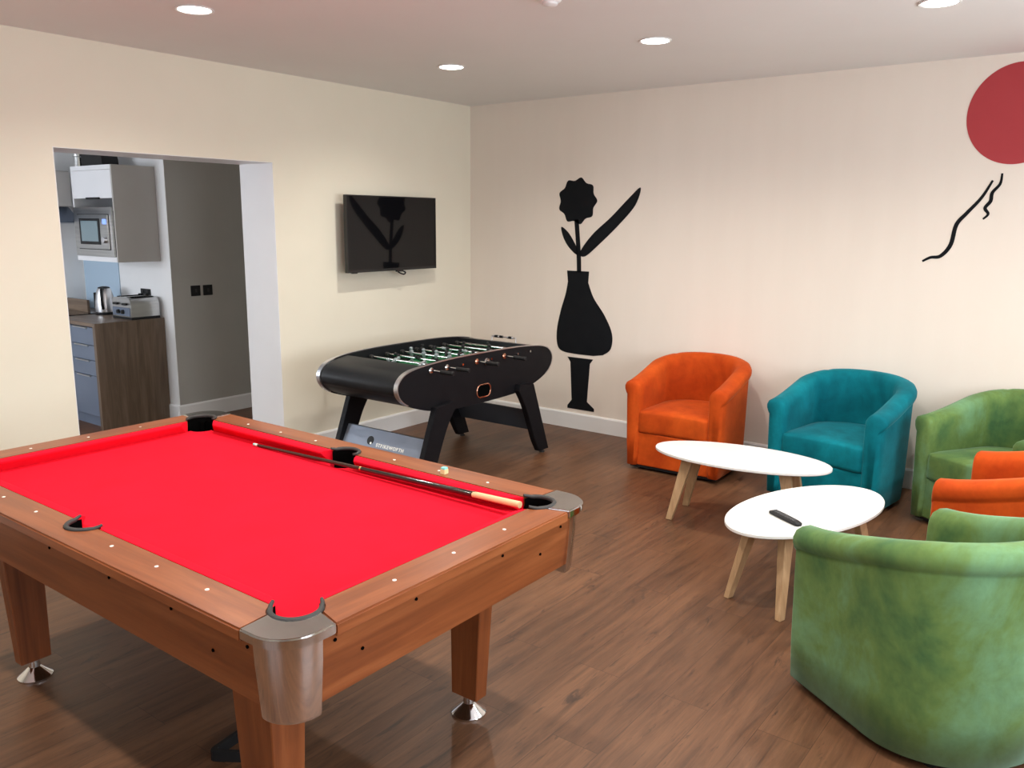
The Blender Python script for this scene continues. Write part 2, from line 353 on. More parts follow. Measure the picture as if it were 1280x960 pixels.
# ------------------------------------------------------------------ pool table
PX, PY = 2.391, -4.142
A, B, WA, WB, NA, NB, BED, RT = 1.077, 0.63, 0.953, 0.506, 0.928, 0.4690, 0.752, 0.80
pt = thing('pool_table', 'cherry wood pool table with bright red cloth and chrome corners', 'pool table', (PX, PY, 0))
CC = (0.945, 0.487); RP = 0.064; SC = (0.0, 0.505)
def mirror(pts, sx, sy): return [(x*sx, y*sy) for x, y in pts]
# top rails: polygon for the long rail at +v, its mirror gives the other
a0 = math.degrees(math.asin((WB-CC[1])/RP)); a1 = 115.0
long_rail = [(A-0.15, B), (-(A-0.15), B)]
cr = arc(CC, RP, a1, 180-a0, 8)          # right corner, along the pocket to the inner edge
long_rail += mirror(cr, -1, 1) + [(-RP-0.002, WB)] + arc(SC, RP, 180, 0, 16) + [(RP+0.002, WB)] + cr[::-1]
for sy in (1, -1): obj('top_rail', PRISM(mirror(long_rail, 1, sy), 'z', RT-0.034, RT, 0.005), M_CHX, pt, True)
b0 = math.degrees(math.acos((WA-CC[0])/RP)); b1 = -25.0
cs = arc(CC, RP, b1, -b0, 8)
short_rail = [(A, B-0.15)]+cs+mirror(cs, 1, -1)[::-1]+[(A, -(B-0.15))]
for sx in (1, -1): obj('top_rail', PRISM(mirror(short_rail, sx, 1), 'z', RT-0.034, RT, 0.005), M_CHY, pt, True)
# cushions
def cushion(p0, p1, n0, n1, mirror_s):
    # p0,p1 ends of the back line ; n0,n1 ends of the nose line
    def ring(b, n):
        b = Vector((b[0], b[1], 0)); n = Vector((n[0], n[1], 0)); d = b-n
        return [b+Vector((0, 0, RT-0.001)), n+d*0.30+Vector((0, 0, RT-0.002)), n+Vector((0, 0, RT-0.008)), n+Vector((0, 0, RT-0.014)), n+d*0.75+Vector((0, 0, BED+0.0005)), b+Vector((0, 0, BED+0.0005))]
    bm = bmesh.new(); loft(bm, [[Vector((v.x*mirror_s[0], v.y*mirror_s[1], v.z)) for v in ring(b, n)] for b, n in ((p0, n0), (p1, n1))])
    obj('cushion', bm, M_CLOTH, pt)
cx1 = CC[0]-RP*math.cos(R(a0))-0.004
for sx in (1, -1):
    for sy in (1, -1):
        cushion((RP+0.004, WB), (cx1, WB), (RP+0.030, NB), (cx1-0.048, NB), (sx, sy))
for sx in (1, -1):
    cy1 = CC[1]-RP*math.sin(R(b0))-0.004
    cushion((WA, -cy1), (WA, cy1), (NA, -cy1+0.048), (NA, cy1-0.048), (sx, 1))
# bed
def bed_poly():
    r = 0.055; e0 = math.degrees(math.asin((0.5-CC[1])/r)); e1 = math.degrees(math.acos((0.95-CC[0])/r))
    q = arc(CC, r, 180-e0, 360-e1, 12)       # from the top edge round the inside to the right edge
    right_top = q; s = arc(SC, r, 180+5, 355, 10)
    p = [(x, y) for x, y in s]+right_top+mirror(right_top, 1, -1)[::-1]
    p += mirror(s, 1, -1)[::-1]+mirror(right_top, -1, -1)+mirror(right_top, -1, 1)[::-1]
    return p
obj('cloth_bed', PRISM(bed_poly(), 'z', BED-0.02, BED), M_CLOTH, pt)
# aprons
def apron(p, q, n):       # from p to q on the outside, n outward normal
    p = Vector((*p, 0)); q = Vector((*q, 0)); n = Vector((*n, 0)); ti = 0.022
    rings = []
    for e in (p, q): rings.append([e-n*0.016+Vector((0, 0, RT-0.034)), e-n*0.036+Vector((0, 0, 0.600)), e-n*(0.036+ti)+Vector((0, 0, 0.600)), e-n*(0.016+ti)+Vector((0, 0, RT-0.034))])
    bm = bmesh.new(); loft(bm, rings); obj('apron', bm, M_CHX if abs(n.y) > .5 else M_CHY, pt)
apron((-0.99, -B), (0.99, -B), (0, -1)); apron((-0.99, B), (0.99, B), (0, 1)); apron((A, -0.54), (A, 0.54), (1, 0)); apron((-A, -0.54), (-A, 0.54), (-1, 0))
obj('underframe', BOX((-1.01, -0.565, 0.612), (1.01, 0.565, 0.632)), M_WALNUT, pt)
for q in ([(x, -B+0.0165, 0.752) for x in (-0.85, -0.62, -0.42, -0.02, 0.32, 0.62, 0.93)]+[(x, -B+0.024, 0.69) for x in (-0.5, 0.78)]):
    obj('screw', LATHE([(0.0, -0.002), (0.0045, -0.002), (0.0045, 0.001), (0, 0.0012)], q, 8, 'y'), M_HOLE, pt)
for q in ([(A-0.0165, y, 0.752) for y in (-0.47, -0.20, 0.16, 0.46)]+[(A-0.024, y, 0.69) for y in (-0.38, 0.36)]):
    obj('screw', LATHE([(0.0, -0.002), (0.0045, -0.002), (0.0045, 0.002), (0, 0.0022)], q, 8, 'x'), M_HOLE, pt)
# corner caps, corner covers, pockets
cap = [(A-0.15, B+0.003)]+arc((A-0.10, B-0.10), 0.103, 90, 0, 10)+[(A+0.003, B-0.15)]+arc(CC, RP-0.002, -25, 115, 14)
cov_c = (A-0.110, B-0.110)
for sx in (1, -1):
    for sy in (1, -1):
        c = obj('corner_cap', PRISM(mirror(cap, sx, sy), 'z', RT-0.024, RT+0.003, 0.004), M_CHROME, pt, True)
        def ring(r, off, z): return [(x*sx, y*sy, z) for x, y in arc(cov_c, r, 90, 0, 12)+[(cov_c[0]+r, cov_c[1]-0.012), (cov_c[0]-0.02, cov_c[1]-0.012), (cov_c[0]-0.02, cov_c[1]-0.02), (cov_c[0]-0.012, cov_c[1]+r)]]
        bm = bmesh.new(); loft(bm, [ring(0.097, 0, RT-0.024), ring(0.095, 0, 0.72), ring(0.083, 0, 0.583), ring(0.080, 0, 0.575)]); obj('corner_cover', bm, M_COVER, pt, True, 'brushed metal corner cover')
def pocket(c, mid, half):
    p = bmesh.new(); r = RP-0.001; n = 28
    bot = [(c[0]+r*0.8*math.cos(2*math.pi*i/n), c[1]+r*0.8*math.sin(2*math.pi*i/n), 0.655) for i in range(n)]
    rings = [bot]
    for z in (0.70, BED-0.021): rings.append([(c[0]+r*0.92*math.cos(2*math.pi*i/n), c[1]+r*0.92*math.sin(2*math.pi*i/n), z) for i in range(n)])
    vs = loft(p, rings, cap=False); p.faces.new(vs[0])
    a = [mid-half+2*half*i/20 for i in range(21)]
    lo = [p.verts.new((c[0]+(r-0.004)*math.cos(R(x)), c[1]+(r-0.004)*math.sin(R(x)), BED-0.05)) for x in a]
    hi = [p.verts.new((c[0]+(r-0.004)*math.cos(R(x)), c[1]+(r-0.004)*math.sin(R(x)), RT-0.002)) for x in a]
    for i in range(20): p.faces.new((lo[i], lo[i+1], hi[i+1], hi[i]))
    o = obj('pocket', p, M_HOLE, pt, True)
    pts = []
    for i, x in enumerate(a):
        e = max(0, abs(x-mid)/half-0.8)/0.2
        pts.append((c[0]+(r-0.003+0.006*e)*math.cos(R(x)), c[1]+(r-0.003+0.006*e)*math.sin(R(x)), RT+0.0005+0.007*e))
    obj('pocket_liner', TUBE(pts, [0.0075-0.003*max(0, abs(x-mid)/half-0.7)/0.3 for x in a], 10), M_RUBBER, o, True)
for sx in (1, -1):
    for sy in (1, -1): pocket((CC[0]*sx, CC[1]*sy), math.degrees(math.atan2(sy, sx)), 120)
for sy in (1, -1): pocket((0, SC[1]*sy), 90*sy, 98)
# sights
dd = 0.2293
for i in (1, 2, 3, 5, 6, 7):
    for s in (1, -1): obj('rail_sight', LATHE([(0.0055, RT-0.001), (0.0055, RT+0.0012), (0.001, RT+0.0014)], (-0.9172+i*dd, s*0.5545, 0), 12), M_PEARL, pt)
for i in (1, 2, 3):
    for s in (1, -1): obj('rail_sight', LATHE([(0.0055, RT-0.001), (0.0055, RT+0.0012), (0.001, RT+0.0014)], (s*1.013, -0.4586+i*dd, 0), 12), M_PEARL, pt)
# legs
for (u, v, wx, wy) in ((0.725, 0.405, 0.056, 0.029), (0.725, -0.415, 0.066, 0.046), (-0.722, -0.415, 0.026, 0.054), (-0.722, 0.405, 0.03, 0.054)):
    bm = bmesh.new(); k = 1.30
    def rr(w, h, z, du=0, dv=0): return [(u+du-w, v+dv-h, z), (u+du+w, v+dv-h, z), (u+du+w, v+dv+h, z), (u+du-w, v+dv+h, z)]
    sx, sy = (1 if u > 0 else -1), (1 if v > 0 else -1)
    loft(bm, [rr(wx, wy, 0.072), rr(wx*k, wy*k, 0.613, 0.01*sx, 0.01*sy)])
    bmesh.ops.bevel(bm, geom=bm.edges[:], offset=0.003, segments=1, affect='EDGES')
    lg = obj('leg', bm, M_CHZ, pt)
    obj('foot', LATHE([(0.0, 0.0), (0.060, 0.0), (0.061, 0.008), (0.057, 0.012), (0.028, 0.036), (0.020, 0.044), (0.018, 0.074), (0, 0.074)], (u, v, 0), 28), M_CHROME, lg, True, 'flared chrome levelling foot')

# cue, chalk, ball rack
cue = thing('pool_cue', 'dark pool cue with pale maple butt lying along the far cushion', 'pool cue', (0, 0, 0))
q0, q1 = Vector((1.880, -3.688, BED+0.0065)), Vector((3.300, -3.694, 0.795))
def cueseg(name, f0, f1, r0, r1, m, par=cue, lab=None): return obj(name, TUBE([q0.lerp(q1, f0), q0.lerp(q1, f1)], [r0, r1], 16), m, par, True, lab)
def cr_(f): return 0.0055+0.0055*f
cueseg('tip', 0.0, 0.008, 0.0055, 0.0058, M_TEAL)
cueseg('ferrule', 0.008, 0.02, 0.0058, 0.0059, M_PEARL)
cueseg('shaft', 0.02, 0.466, 0.0059, cr_(0.466), M_CUEBROWN)
cueseg('joint_ring', 0.466, 0.472, cr_(0.47)+0.0006, cr_(0.47)+0.0006, M_BRASS)
cueseg('forearm', 0.472, 0.86, cr_(0.472), cr_(0.86), M_CUEDARK)
obj('splice_point', TUBE([q0.lerp(q1, f)+Vector((0, 0.0045, 0.0035))*max(0, f-0.86)/0.08 for f in (0.855, 0.88, 0.91, 0.94)], [cr_(0.855)+0.0006, cr_(0.88)*0.93, cr_(0.91)*0.72, 0.003], 12), M_CUEDARK, cue, True)
bt = cueseg('butt', 0.86, 1.0, cr_(0.86)+0.0002, 0.0115, M_MAPLE, lab='pale maple butt')
chk = thing('chalk_cube', 'tiny teal cue chalk cube on the far wooden rail', 'chalk', (2.887, -3.600, RT))
obj('chalk_block', BOX((-0.0095, -0.0095, 0.001), (0.0095, 0.0095, 0.0235), 0.0015), M_TEAL, chk)
obj('paper_wrap', BOX((-0.0104, -0.0104, 0.0), (0.0104, 0.0104, 0.017)), M_PAPER, chk, label='gold paper wrap')
rk = thing('ball_rack', 'black triangle ball rack lying under the pool table behind the near leg', 'ball rack', (2.63, -4.46, 0))
tri = [(0, 0), (-0.045, 0.30), (0.24, 0.17)]
tri = [Vector(p) for p in tri]; cen = sum(tri, Vector((0, 0)))/3
ring_o, ring_i = [], []
for i in range(3):
    p = tri[i]; d1 = (tri[i-1]-p).normalized(); d2 = (tri[(i+1) % 3]-p).normalized()
    for t in range(5):
        f = t/4; e = p+d1*0.035*(1-f)**2+d2*0.035*f**2; ring_o.append(e); ring_i.append(e+(cen-e).normalized()*0.022)
bm = bmesh.new(); n = len(ring_o)
loft(bm, [[(*ring_o[i], 0.0), (*ring_o[i], 0.036), (*ring_i[i], 0.036), (*ring_i[i], 0.0)] for i in list(range(n))+[0]], cap=False)
bmesh.ops.remove_doubles(bm, verts=bm.verts[:], dist=1e-6); obj('rack_frame', bm, M_BLACK, rk)

# ------------------------------------------------------------------ football table
FX, FY = 0.952, -1.443
ft = thing('football_table', 'black football table with splayed legs in the far corner under the television', 'football table', (FX, FY, 0))
half = [(0.0, 0.833), (0.30, 0.831), (0.52, 0.821), (0.67, 0.806), (0.755, 0.782), (0.806, 0.74), (0.82, 0.69), (0.795, 0.635), (0.73, 0.586), (0.60, 0.538), (0.44, 0.505), (0.30, 0.493), (0.0, 0.489)]
prof = crom(half[:-1]+[(-y, z) for y, z in half[::-1]][:-1], 4)
XS = 0.368
for s in (1, -1):
    p = obj('side_panel', PRISM(prof, 'x', s*XS, s*(XS-0.030)), M_BLKWOOD, ft, True)
    bm = bmesh.new(); n = len(prof); rings = []
    ks = [i for i in range(n) if prof[i][1] > 0.585]; st = next(i for i in ks if prof[i-1][1] <= 0.585); ks = [(st+k) % n for k in range(len(ks))]
    for i in ks:
        t = Vector((prof[(i+1) % n][0]-prof[i-1][0], prof[(i+1) % n][1]-prof[i-1][1])).normalized(); nn = Vector((-t.y, t.x))
        if nn.dot(Vector((prof[i][0], prof[i][1]-0.66))) < 0: nn = -nn
        a = Vector(prof[i]); o_ = a+nn*0.0025; i_ = a-nn*0.004
        wd_ = 0.031 if abs(prof[i][0]) > 0.70 else 0.007+0.024*max(0, (abs(prof[i][0])-0.55)/0.15)
        rings.append([(s*(XS+0.0015), *o_), (s*(XS-wd_), *o_), (s*(XS-wd_), *i_), (s*(XS+0.0015), *i_)])
    loft(bm, rings)
    obj('edge_trim', bm, M_SATIN, p, True, 'silver edge strip')
TB = 0.575
body = [(y, z-0.004 if z > 0.65 else z+0.004) for y, z in prof]
body = [(y*0.994, z) for y, z in body]
top = sorted([q for q in body if q[1] > 0.70 and abs(q[0]) < TB])
ztop = min(q[1] for q in top)-0.002
i0 = max(range(len(body)), key=lambda i: body[i][0])
# outline: skip the top vertices between -TB and TB and drop to the pitch level there
ring = [q for q in body if not (q[1] > 0.70 and abs(q[0]) < TB)]
k = next(i for i in range(len(ring)) if ring[i][0] > 0 and ring[i-1][0] < 0 and ring[i][1] > 0.70)
ring = ring[k:]+ring[:k]
outline = [(TB, 0.812)]+ring+[(-TB, 0.812), (-TB, 0.698), (TB, 0.698)]
obj('cabinet', PRISM(outline, 'x', -(XS-0.0305), XS-0.0305), M_BLKVINYL, ft, True)
pf = obj('pitch', BOX((-0.337, -TB+0.001, 0.6985), (0.337, TB-0.001, 0.702)), M_PITCH, ft, label='green playing field')
def pline(bm): obj('pitch_marking', bm, M_LINE, pf)
bm = bmesh.new()
for s in (1, -1):
    bm = bmesh.new(); y0 = s*(TB-0.16); y1 = s*(TB-0.004)
    prism(bm, [(-0.2, y1), (-0.2, y0), (0.2, y0), (0.2, y1), (0.188, y1), (0.188, y0+s*0.012), (-0.188, y0+s*0.012), (-0.188, y1)], 'z', 0.702, 0.7026); pline(bm)
obj('pitch_marking', BOX((-0.33, -0.006, 0.702), (0.33, 0.006, 0.7026)), M_LINE, pf)
bm = bmesh.new(); ci = [(0.09*math.cos(2*math.pi*i/32), 0.09*math.sin(2*math.pi*i/32)) for i in range(32)]
loft(bm, [[(x, y, 0.702), (x, y, 0.7026), (x*0.88, y*0.88, 0.7026), (x*0.88, y*0.88, 0.702)] for x, y in ci+[ci[0]]], cap=False); bmesh.ops.remove_doubles(bm, verts=bm.verts[:], dist=1e-6); pline(bm)
RZ = 0.780
counts = [1, 2, 3, 5, 5, 3, 2, 1]; ours = {0, 1, 3, 5}
def man(parent, x, y, m, tilt):
    bm = bmesh.new()
    def sec(w, d, z): return [(-w, -d, z), (w, -d, z), (w, d, z), (-w, d, z)]
    loft(bm, [sec(0.008, 0.011, -0.064), sec(0.008, 0.011, -0.048), sec(0.007, 0.006, -0.040), sec(0.010, 0.009, -0.012), sec(0.014, 0.011, 0.0), sec(0.014, 0.010, 0.016), sec(0.006, 0.006, 0.021), sec(0.009, 0.009, 0.026), sec(0.010, 0.010, 0.036), sec(0.006, 0.006, 0.043)])
    bmesh.ops.bevel(bm, geom=bm.edges[:], offset=0.002, segments=1, affect='EDGES')
    bmesh.ops.transform(bm, matrix=Matrix.Translation((x, y, RZ)) @ Matrix.Rotation(tilt, 4, 'X'), verts=bm.verts[:])
    obj('player_figure', bm, m, parent, True)
for i in range(8):
    y = -0.525+0.15*i; s = 1 if i in ours else -1; sl = [0.0, 0.03, -0.02, 0.01, -0.03, 0.02, -0.01, 0.0][i]
    rod = obj('rod', cyl((-s*(XS+0.012), y, RZ), (s*(XS+0.16), y, RZ), 0.0075, 12), M_CHROME, ft, True)
    obj('rod_handle', TUBE([(s*(XS+0.085), y, RZ), (s*(XS+0.09), y, RZ), (s*(XS+0.15), y, RZ), (s*(XS+0.185), y, RZ), (s*(XS+0.19), y, RZ)], [0.010, 0.015, 0.0125, 0.015, 0.011], 14), M_BLACK, rod, True, 'black rubber handle')
    for e in (s,):
        obj('rod_bearing', LATHE([(0.009, XS-0.006), (0.018, XS-0.006), (0.020, XS+0.006), (0.013, XS+0.012), (0.009, XS+0.012)] if e > 0 else [(0.009, -XS+0.006), (0.018, -XS+0.006), (0.020, -XS-0.006), (0.013, -XS-0.012), (0.009, -XS-0.012)], (0, y, RZ), 18, 'x'), M_COPPER if i in (3, 5) else M_CHROME, rod, True)
    nmen = counts[i]; sp_ = {1: 0, 2: 0.24, 3: 0.19, 5: 0.12}[nmen]
    for kx in range(nmen): man(rod, (kx-(nmen-1)/2)*sp_+sl, y, M_GREYMAN if s > 0 else M_BLACK, R([10, -70, 60, 5, -15, 75, -10, 40][i]))
    for e in (1, -1): obj('bumper', LATHE([(0.008, -0.012), (0.014, -0.012), (0.014, 0.012), (0.008, 0.012)], (e*0.318, y, RZ), 14, 'x'), M_RUBBER, rod, True)
# ball inlet, goal return, bolts, scorer
obj('ball_inlet', LATHE([(0.012, XS-0.005), (0.020, XS-0.005), (0.026, XS+0.012), (0.022, XS+0.020), (0.016, XS+0.014), (0.012, XS+0.002)], (0, 0.022, 0.768), 22, 'x'), M_CHROME, ft, True, 'chrome ball inlet cup')
race = [(0.032+0.043*math.cos(R(a)), 0.043*math.sin(R(a))) for a in range(-90, 91, 15)]; race += [(-y, -z) for y, z in race]
gr = obj('ball_return', PRISM([(y*0.95, 0.571+z*0.95) for y, z in race], 'x', XS-0.001, XS+0.0015), M_HOLE, ft)
obj('return_ring', TUBE([(XS+0.002, y, 0.571+z) for y, z in race], 0.0055, 8, True), M_COPPER, gr, True, 'copper coloured oval ring')
sc = obj('score_counter', TUBE([(-0.115, 0.70, 0.79), (-0.115, 0.70, 0.832), (0.115, 0.70, 0.832), (0.115, 0.70, 0.79)], 0.005, 8), M_SATIN, ft, True, 'silver sliding score counter')
for kx in range(10): obj('score_bead', LATHE([(0.006, -0.007), (0.010, -0.005), (0.010, 0.005), (0.006, 0.007)], (-0.095+kx*0.0155+(0.04 if kx > 5 else 0), 0.70, 0.832), 12, 'x'), M_BLACK if kx % 3 else M_SATIN, sc, True)
# legs: quads in (y, z), a concave sweep on the inner edge
for sx in (1, -1):
    for sy in (1, -1):
        inner = crom([(0.345, 0.515), (0.42, 0.40), (0.485, 0.26), (0.545, 0.12), (0.605, 0.022)], 5, closed=False)
        pts = [(0.525, 0.545), (0.36, 0.56)]+inner+[(0.725, 0.022)]
        lg = obj('leg', PRISM([(y*sy, z) for y, z in pts], 'x', sx*(XS+0.001), sx*(XS+0.046), 0.003), M_BLKWOOD, ft)
        obj('foot', LATHE([(0.0, 0.0), (0.020, 0.0), (0.020, 0.008), (0.010, 0.014), (0.010, 0.024), (0, 0.024)], (sx*(XS+0.024), sy*0.668, 0), 14), M_RUBBER, lg, True)
for sy in (-1, 1):
    bm = bmesh.new(); z0, z1 = 0.165, 0.335
    def yl(z): return sy*(0.60-(z-0.25)*0.50)
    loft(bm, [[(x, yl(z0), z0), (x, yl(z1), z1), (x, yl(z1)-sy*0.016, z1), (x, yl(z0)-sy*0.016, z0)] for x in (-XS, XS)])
    pn = obj('cross_panel', bm, M_PANELSHADE, ft)
    bm = bmesh.new(); loft(bm, [[(x, yl(z0)+sy*0.0012, z0), (x, yl(z1)+sy*0.0012, z1), (x, yl(z1)+sy*0.0001, z1), (x, yl(z0)+sy*0.0001, z0)] for x in (-XS, XS)])
    fp = obj('panel_face', bm, M_PANEL, pn, label='silver grey outer face')
    if sy < 0:
        ang = math.atan2(z1-z0, yl(z1)-yl(z0))
        Mx = Matrix.Translation((-0.055, yl(0.235)-0.0016, 0.235)) @ Matrix.Rotation(ang, 4, 'X')
        tb = text_bm('STRIKEWORTH', 0.032); bmesh.ops.transform(tb, matrix=Mx, verts=tb.verts[:]); obj('panel_lettering', tb, M_LINE, pn)
        lb = bmesh.new(); lathe(lb, [(0.0, 0.0), (0.030, 0.0), (0.030, 0.001), (0, 0.001)], (-0.062, 0.032, 0), 28); bmesh.ops.transform(lb, matrix=Mx, verts=lb.verts[:]); obj('panel_emblem', lb, M_BLACK, pn)
        lb = bmesh.new(); lathe(lb, [(0.0, 0.001), (0.0085, 0.001), (0.0085, 0.0018), (0, 0.0018)], (-0.052, 0.014, 0), 20); bmesh.ops.transform(lb, matrix=Mx, verts=lb.verts[:]); obj('panel_emblem', lb, M_LINE, pn)
bl = obj('football_ball', LATHE([(0.017*math.sin(R(a)), -0.017*math.cos(R(a))) for a in range(0, 181, 15)], (0, 0, 0.017), 20), M_LINE, None, True)
bl.location = (0.72, -0.93, 0.702); tag(bl, 'small white ball on the green pitch of the football table', 'ball')

# ------------------------------------------------------------------ television
tv = thing('television', 'black flat screen television on the left wall above the football table', 'television', (0.006, -1.058, 1.6), R(1.0))
hw, hh = 0.492, 0.284
obj('wall_bracket', BOX((0.002, -0.16, -0.15), (0.040, 0.16, 0.15), 0.004), M_BLACK, tv)
obj('rear_housing', BOX((0.040, -0.40, -0.22), (0.074, 0.40, 0.18), 0.008), M_TVBODY, tv)
bm = bmesh.new(); o4 = [(-hw, -hh), (hw, -hh), (hw, hh), (-hw, hh)]; i4 = [(-hw+0.009, -hh+0.020), (hw-0.009, -hh+0.020), (hw-0.009, hh-0.009), (-hw+0.009, hh-0.009)]
loft(bm, [[(0.074, *a), (0.104, *a), (0.104, *b), (0.100, *b), (0.078, *b)] for a, b in list(zip(o4, i4))+[(o4[0], i4[0])]], cap=False); bmesh.ops.remove_doubles(bm, verts=bm.verts[:], dist=1e-6)
obj('bezel', bm, M_TVBODY, tv)
obj('screen', BOX((0.078, -hw+0.0085, -hh+0.0195), (0.101, hw-0.0085, hh-0.0085)), M_SCREEN, tv)
obj('sensor_pod', BOX((0.080, 0.03, -hh-0.012), (0.104, 0.10, -hh+0.001), 0.003), M_TVBODY, tv)
obj('loose_cable', TUBE(crom([(0.07, 0.05, -hh-0.002), (0.085, 0.075, -hh-0.022), (0.095, 0.11, -hh-0.034), (0.09, 0.135, -hh-0.022), (0.08, 0.12, -hh-0.010), (0.07, 0.10, -hh+0.004)], 5, closed=False), 0.006, 8), M_BLACK, tv, True)
obj('power_lamp', BOX((0.080, -hw+0.05, -hh-0.007), (0.100, -hw+0.10, -hh+0.001), 0.002), M_TVBODY, tv)

# ------------------------------------------------------------------ wall decals (plain stand-ins, cut black and red vinyl)
dc = thing('wall_decal', 'large black vinyl wall decal of a flower in a vase on the back wall', 'wall decal', (0, -0.0005, 0))
def vinyl(name, pts, m=M_INK, par=dc, closed=True, n=6):
    return obj(name, PRISM(crom(pts, n), 'y', -0.0022, 0.0), m, par)
cxf, czf = 1.115, 1.865; fl = []
for i in range(18):
    a = 2*math.pi*i/18; r = 0.185 if i % 2 == 0 else 0.160; fl.append((cxf+r*math.cos(a), czf+r*math.sin(a)))
vinyl('bloom', fl, n=5)
obj('stem', PRISM([(x, z) for x, z in crom([(1.09, 1.72), (1.105, 1.58), (1.12, 1.42), (1.125, 1.30)], 6, closed=False)]+[(x, z) for x, z in crom([(1.165, 1.30), (1.16, 1.42), (1.145, 1.58), (1.13, 1.72)], 6, closed=False)], 'y', -0.0022, 0.0), M_INK, dc)
vinyl('leaf', [(1.15, 1.46), (1.26, 1.60), (1.43, 1.74), (1.58, 1.88), (1.68, 1.96), (1.64, 1.83), (1.50, 1.68), (1.33, 1.53), (1.20, 1.43)])
vinyl('leaf', [(1.118, 1.44), (1.04, 1.50), (0.985, 1.58), (0.965, 1.66), (1.03, 1.62), (1.085, 1.55), (1.125, 1.48)])
obj('vase', PRISM([(1.03, 1.31), (1.24, 1.31)]+crom([(1.235, 1.22), (1.29, 1.10), (1.40, 0.96), (1.47, 0.82), (1.46, 0.70), (1.39, 0.645)], 5, closed=False)+crom([(1.30, 0.63), (1.12, 0.63), (0.99, 0.645), (0.945, 0.70), (0.94, 0.82), (0.975, 0.98), (1.02, 1.12), (1.04, 1.22)], 5, closed=False), 'y', -0.0022, 0.0), M_INK, dc)
obj('plinth', PRISM([(1.05, 0.60), (1.30, 0.60), (1.27, 0.56), (1.25, 0.24), (1.32, 0.19), (1.32, 0.165), (1.06, 0.165), (1.06, 0.19), (1.10, 0.24), (1.08, 0.56)], 'y', -0.0022, 0.0), M_INK, dc)
rd = thing('wall_decal', 'red oval vinyl wall decal high on the back wall at the right', 'wall decal', (0, -0.0005, 0))
vinyl('red_oval', [(4.12+0.265*math.cos(2*math.pi*i/24), 2.335+0.285*math.sin(2*math.pi*i/24)) for i in range(24)], M_RED, rd, n=3)
wd = thing('wall_decal', 'thin black wavy line decal under the red oval', 'wall decal', (0, -0.0005, 0))
def ribbon(path, w):
    p = crom(path, 6, closed=False); L, Rr = [], []
    for i, q in enumerate(p):
        t = Vector(p[min(i+1, len(p)-1)])-Vector(p[max(i-1, 0)]); t.normalize(); nn = Vector((-t.y, t.x))*w*(0.5+0.5*math.sin(math.pi*min(1, max(0.02, i/(len(p)-1)))))
        L.append(tuple(Vector(q)+nn)); Rr.append(tuple(Vector(q)-nn))
    return L+Rr[::-1]
obj('wavy_line', PRISM(ribbon([(3.69, 1.475), (3.735, 1.50), (3.79, 1.51), (3.84, 1.58), (3.86, 1.70), (3.91, 1.77), (3.98, 1.86), (4.03, 1.96)], 0.012), 'y', -0.0022, 0), M_INK, wd)
obj('wavy_line', PRISM(ribbon([(4.00, 1.735), (4.025, 1.765), (4.005, 1.80), (4.03, 1.84), (4.035, 1.89), (4.07, 1.94), (4.075, 2.0)], 0.010), 'y', -0.0022, 0), M_INK, wd)

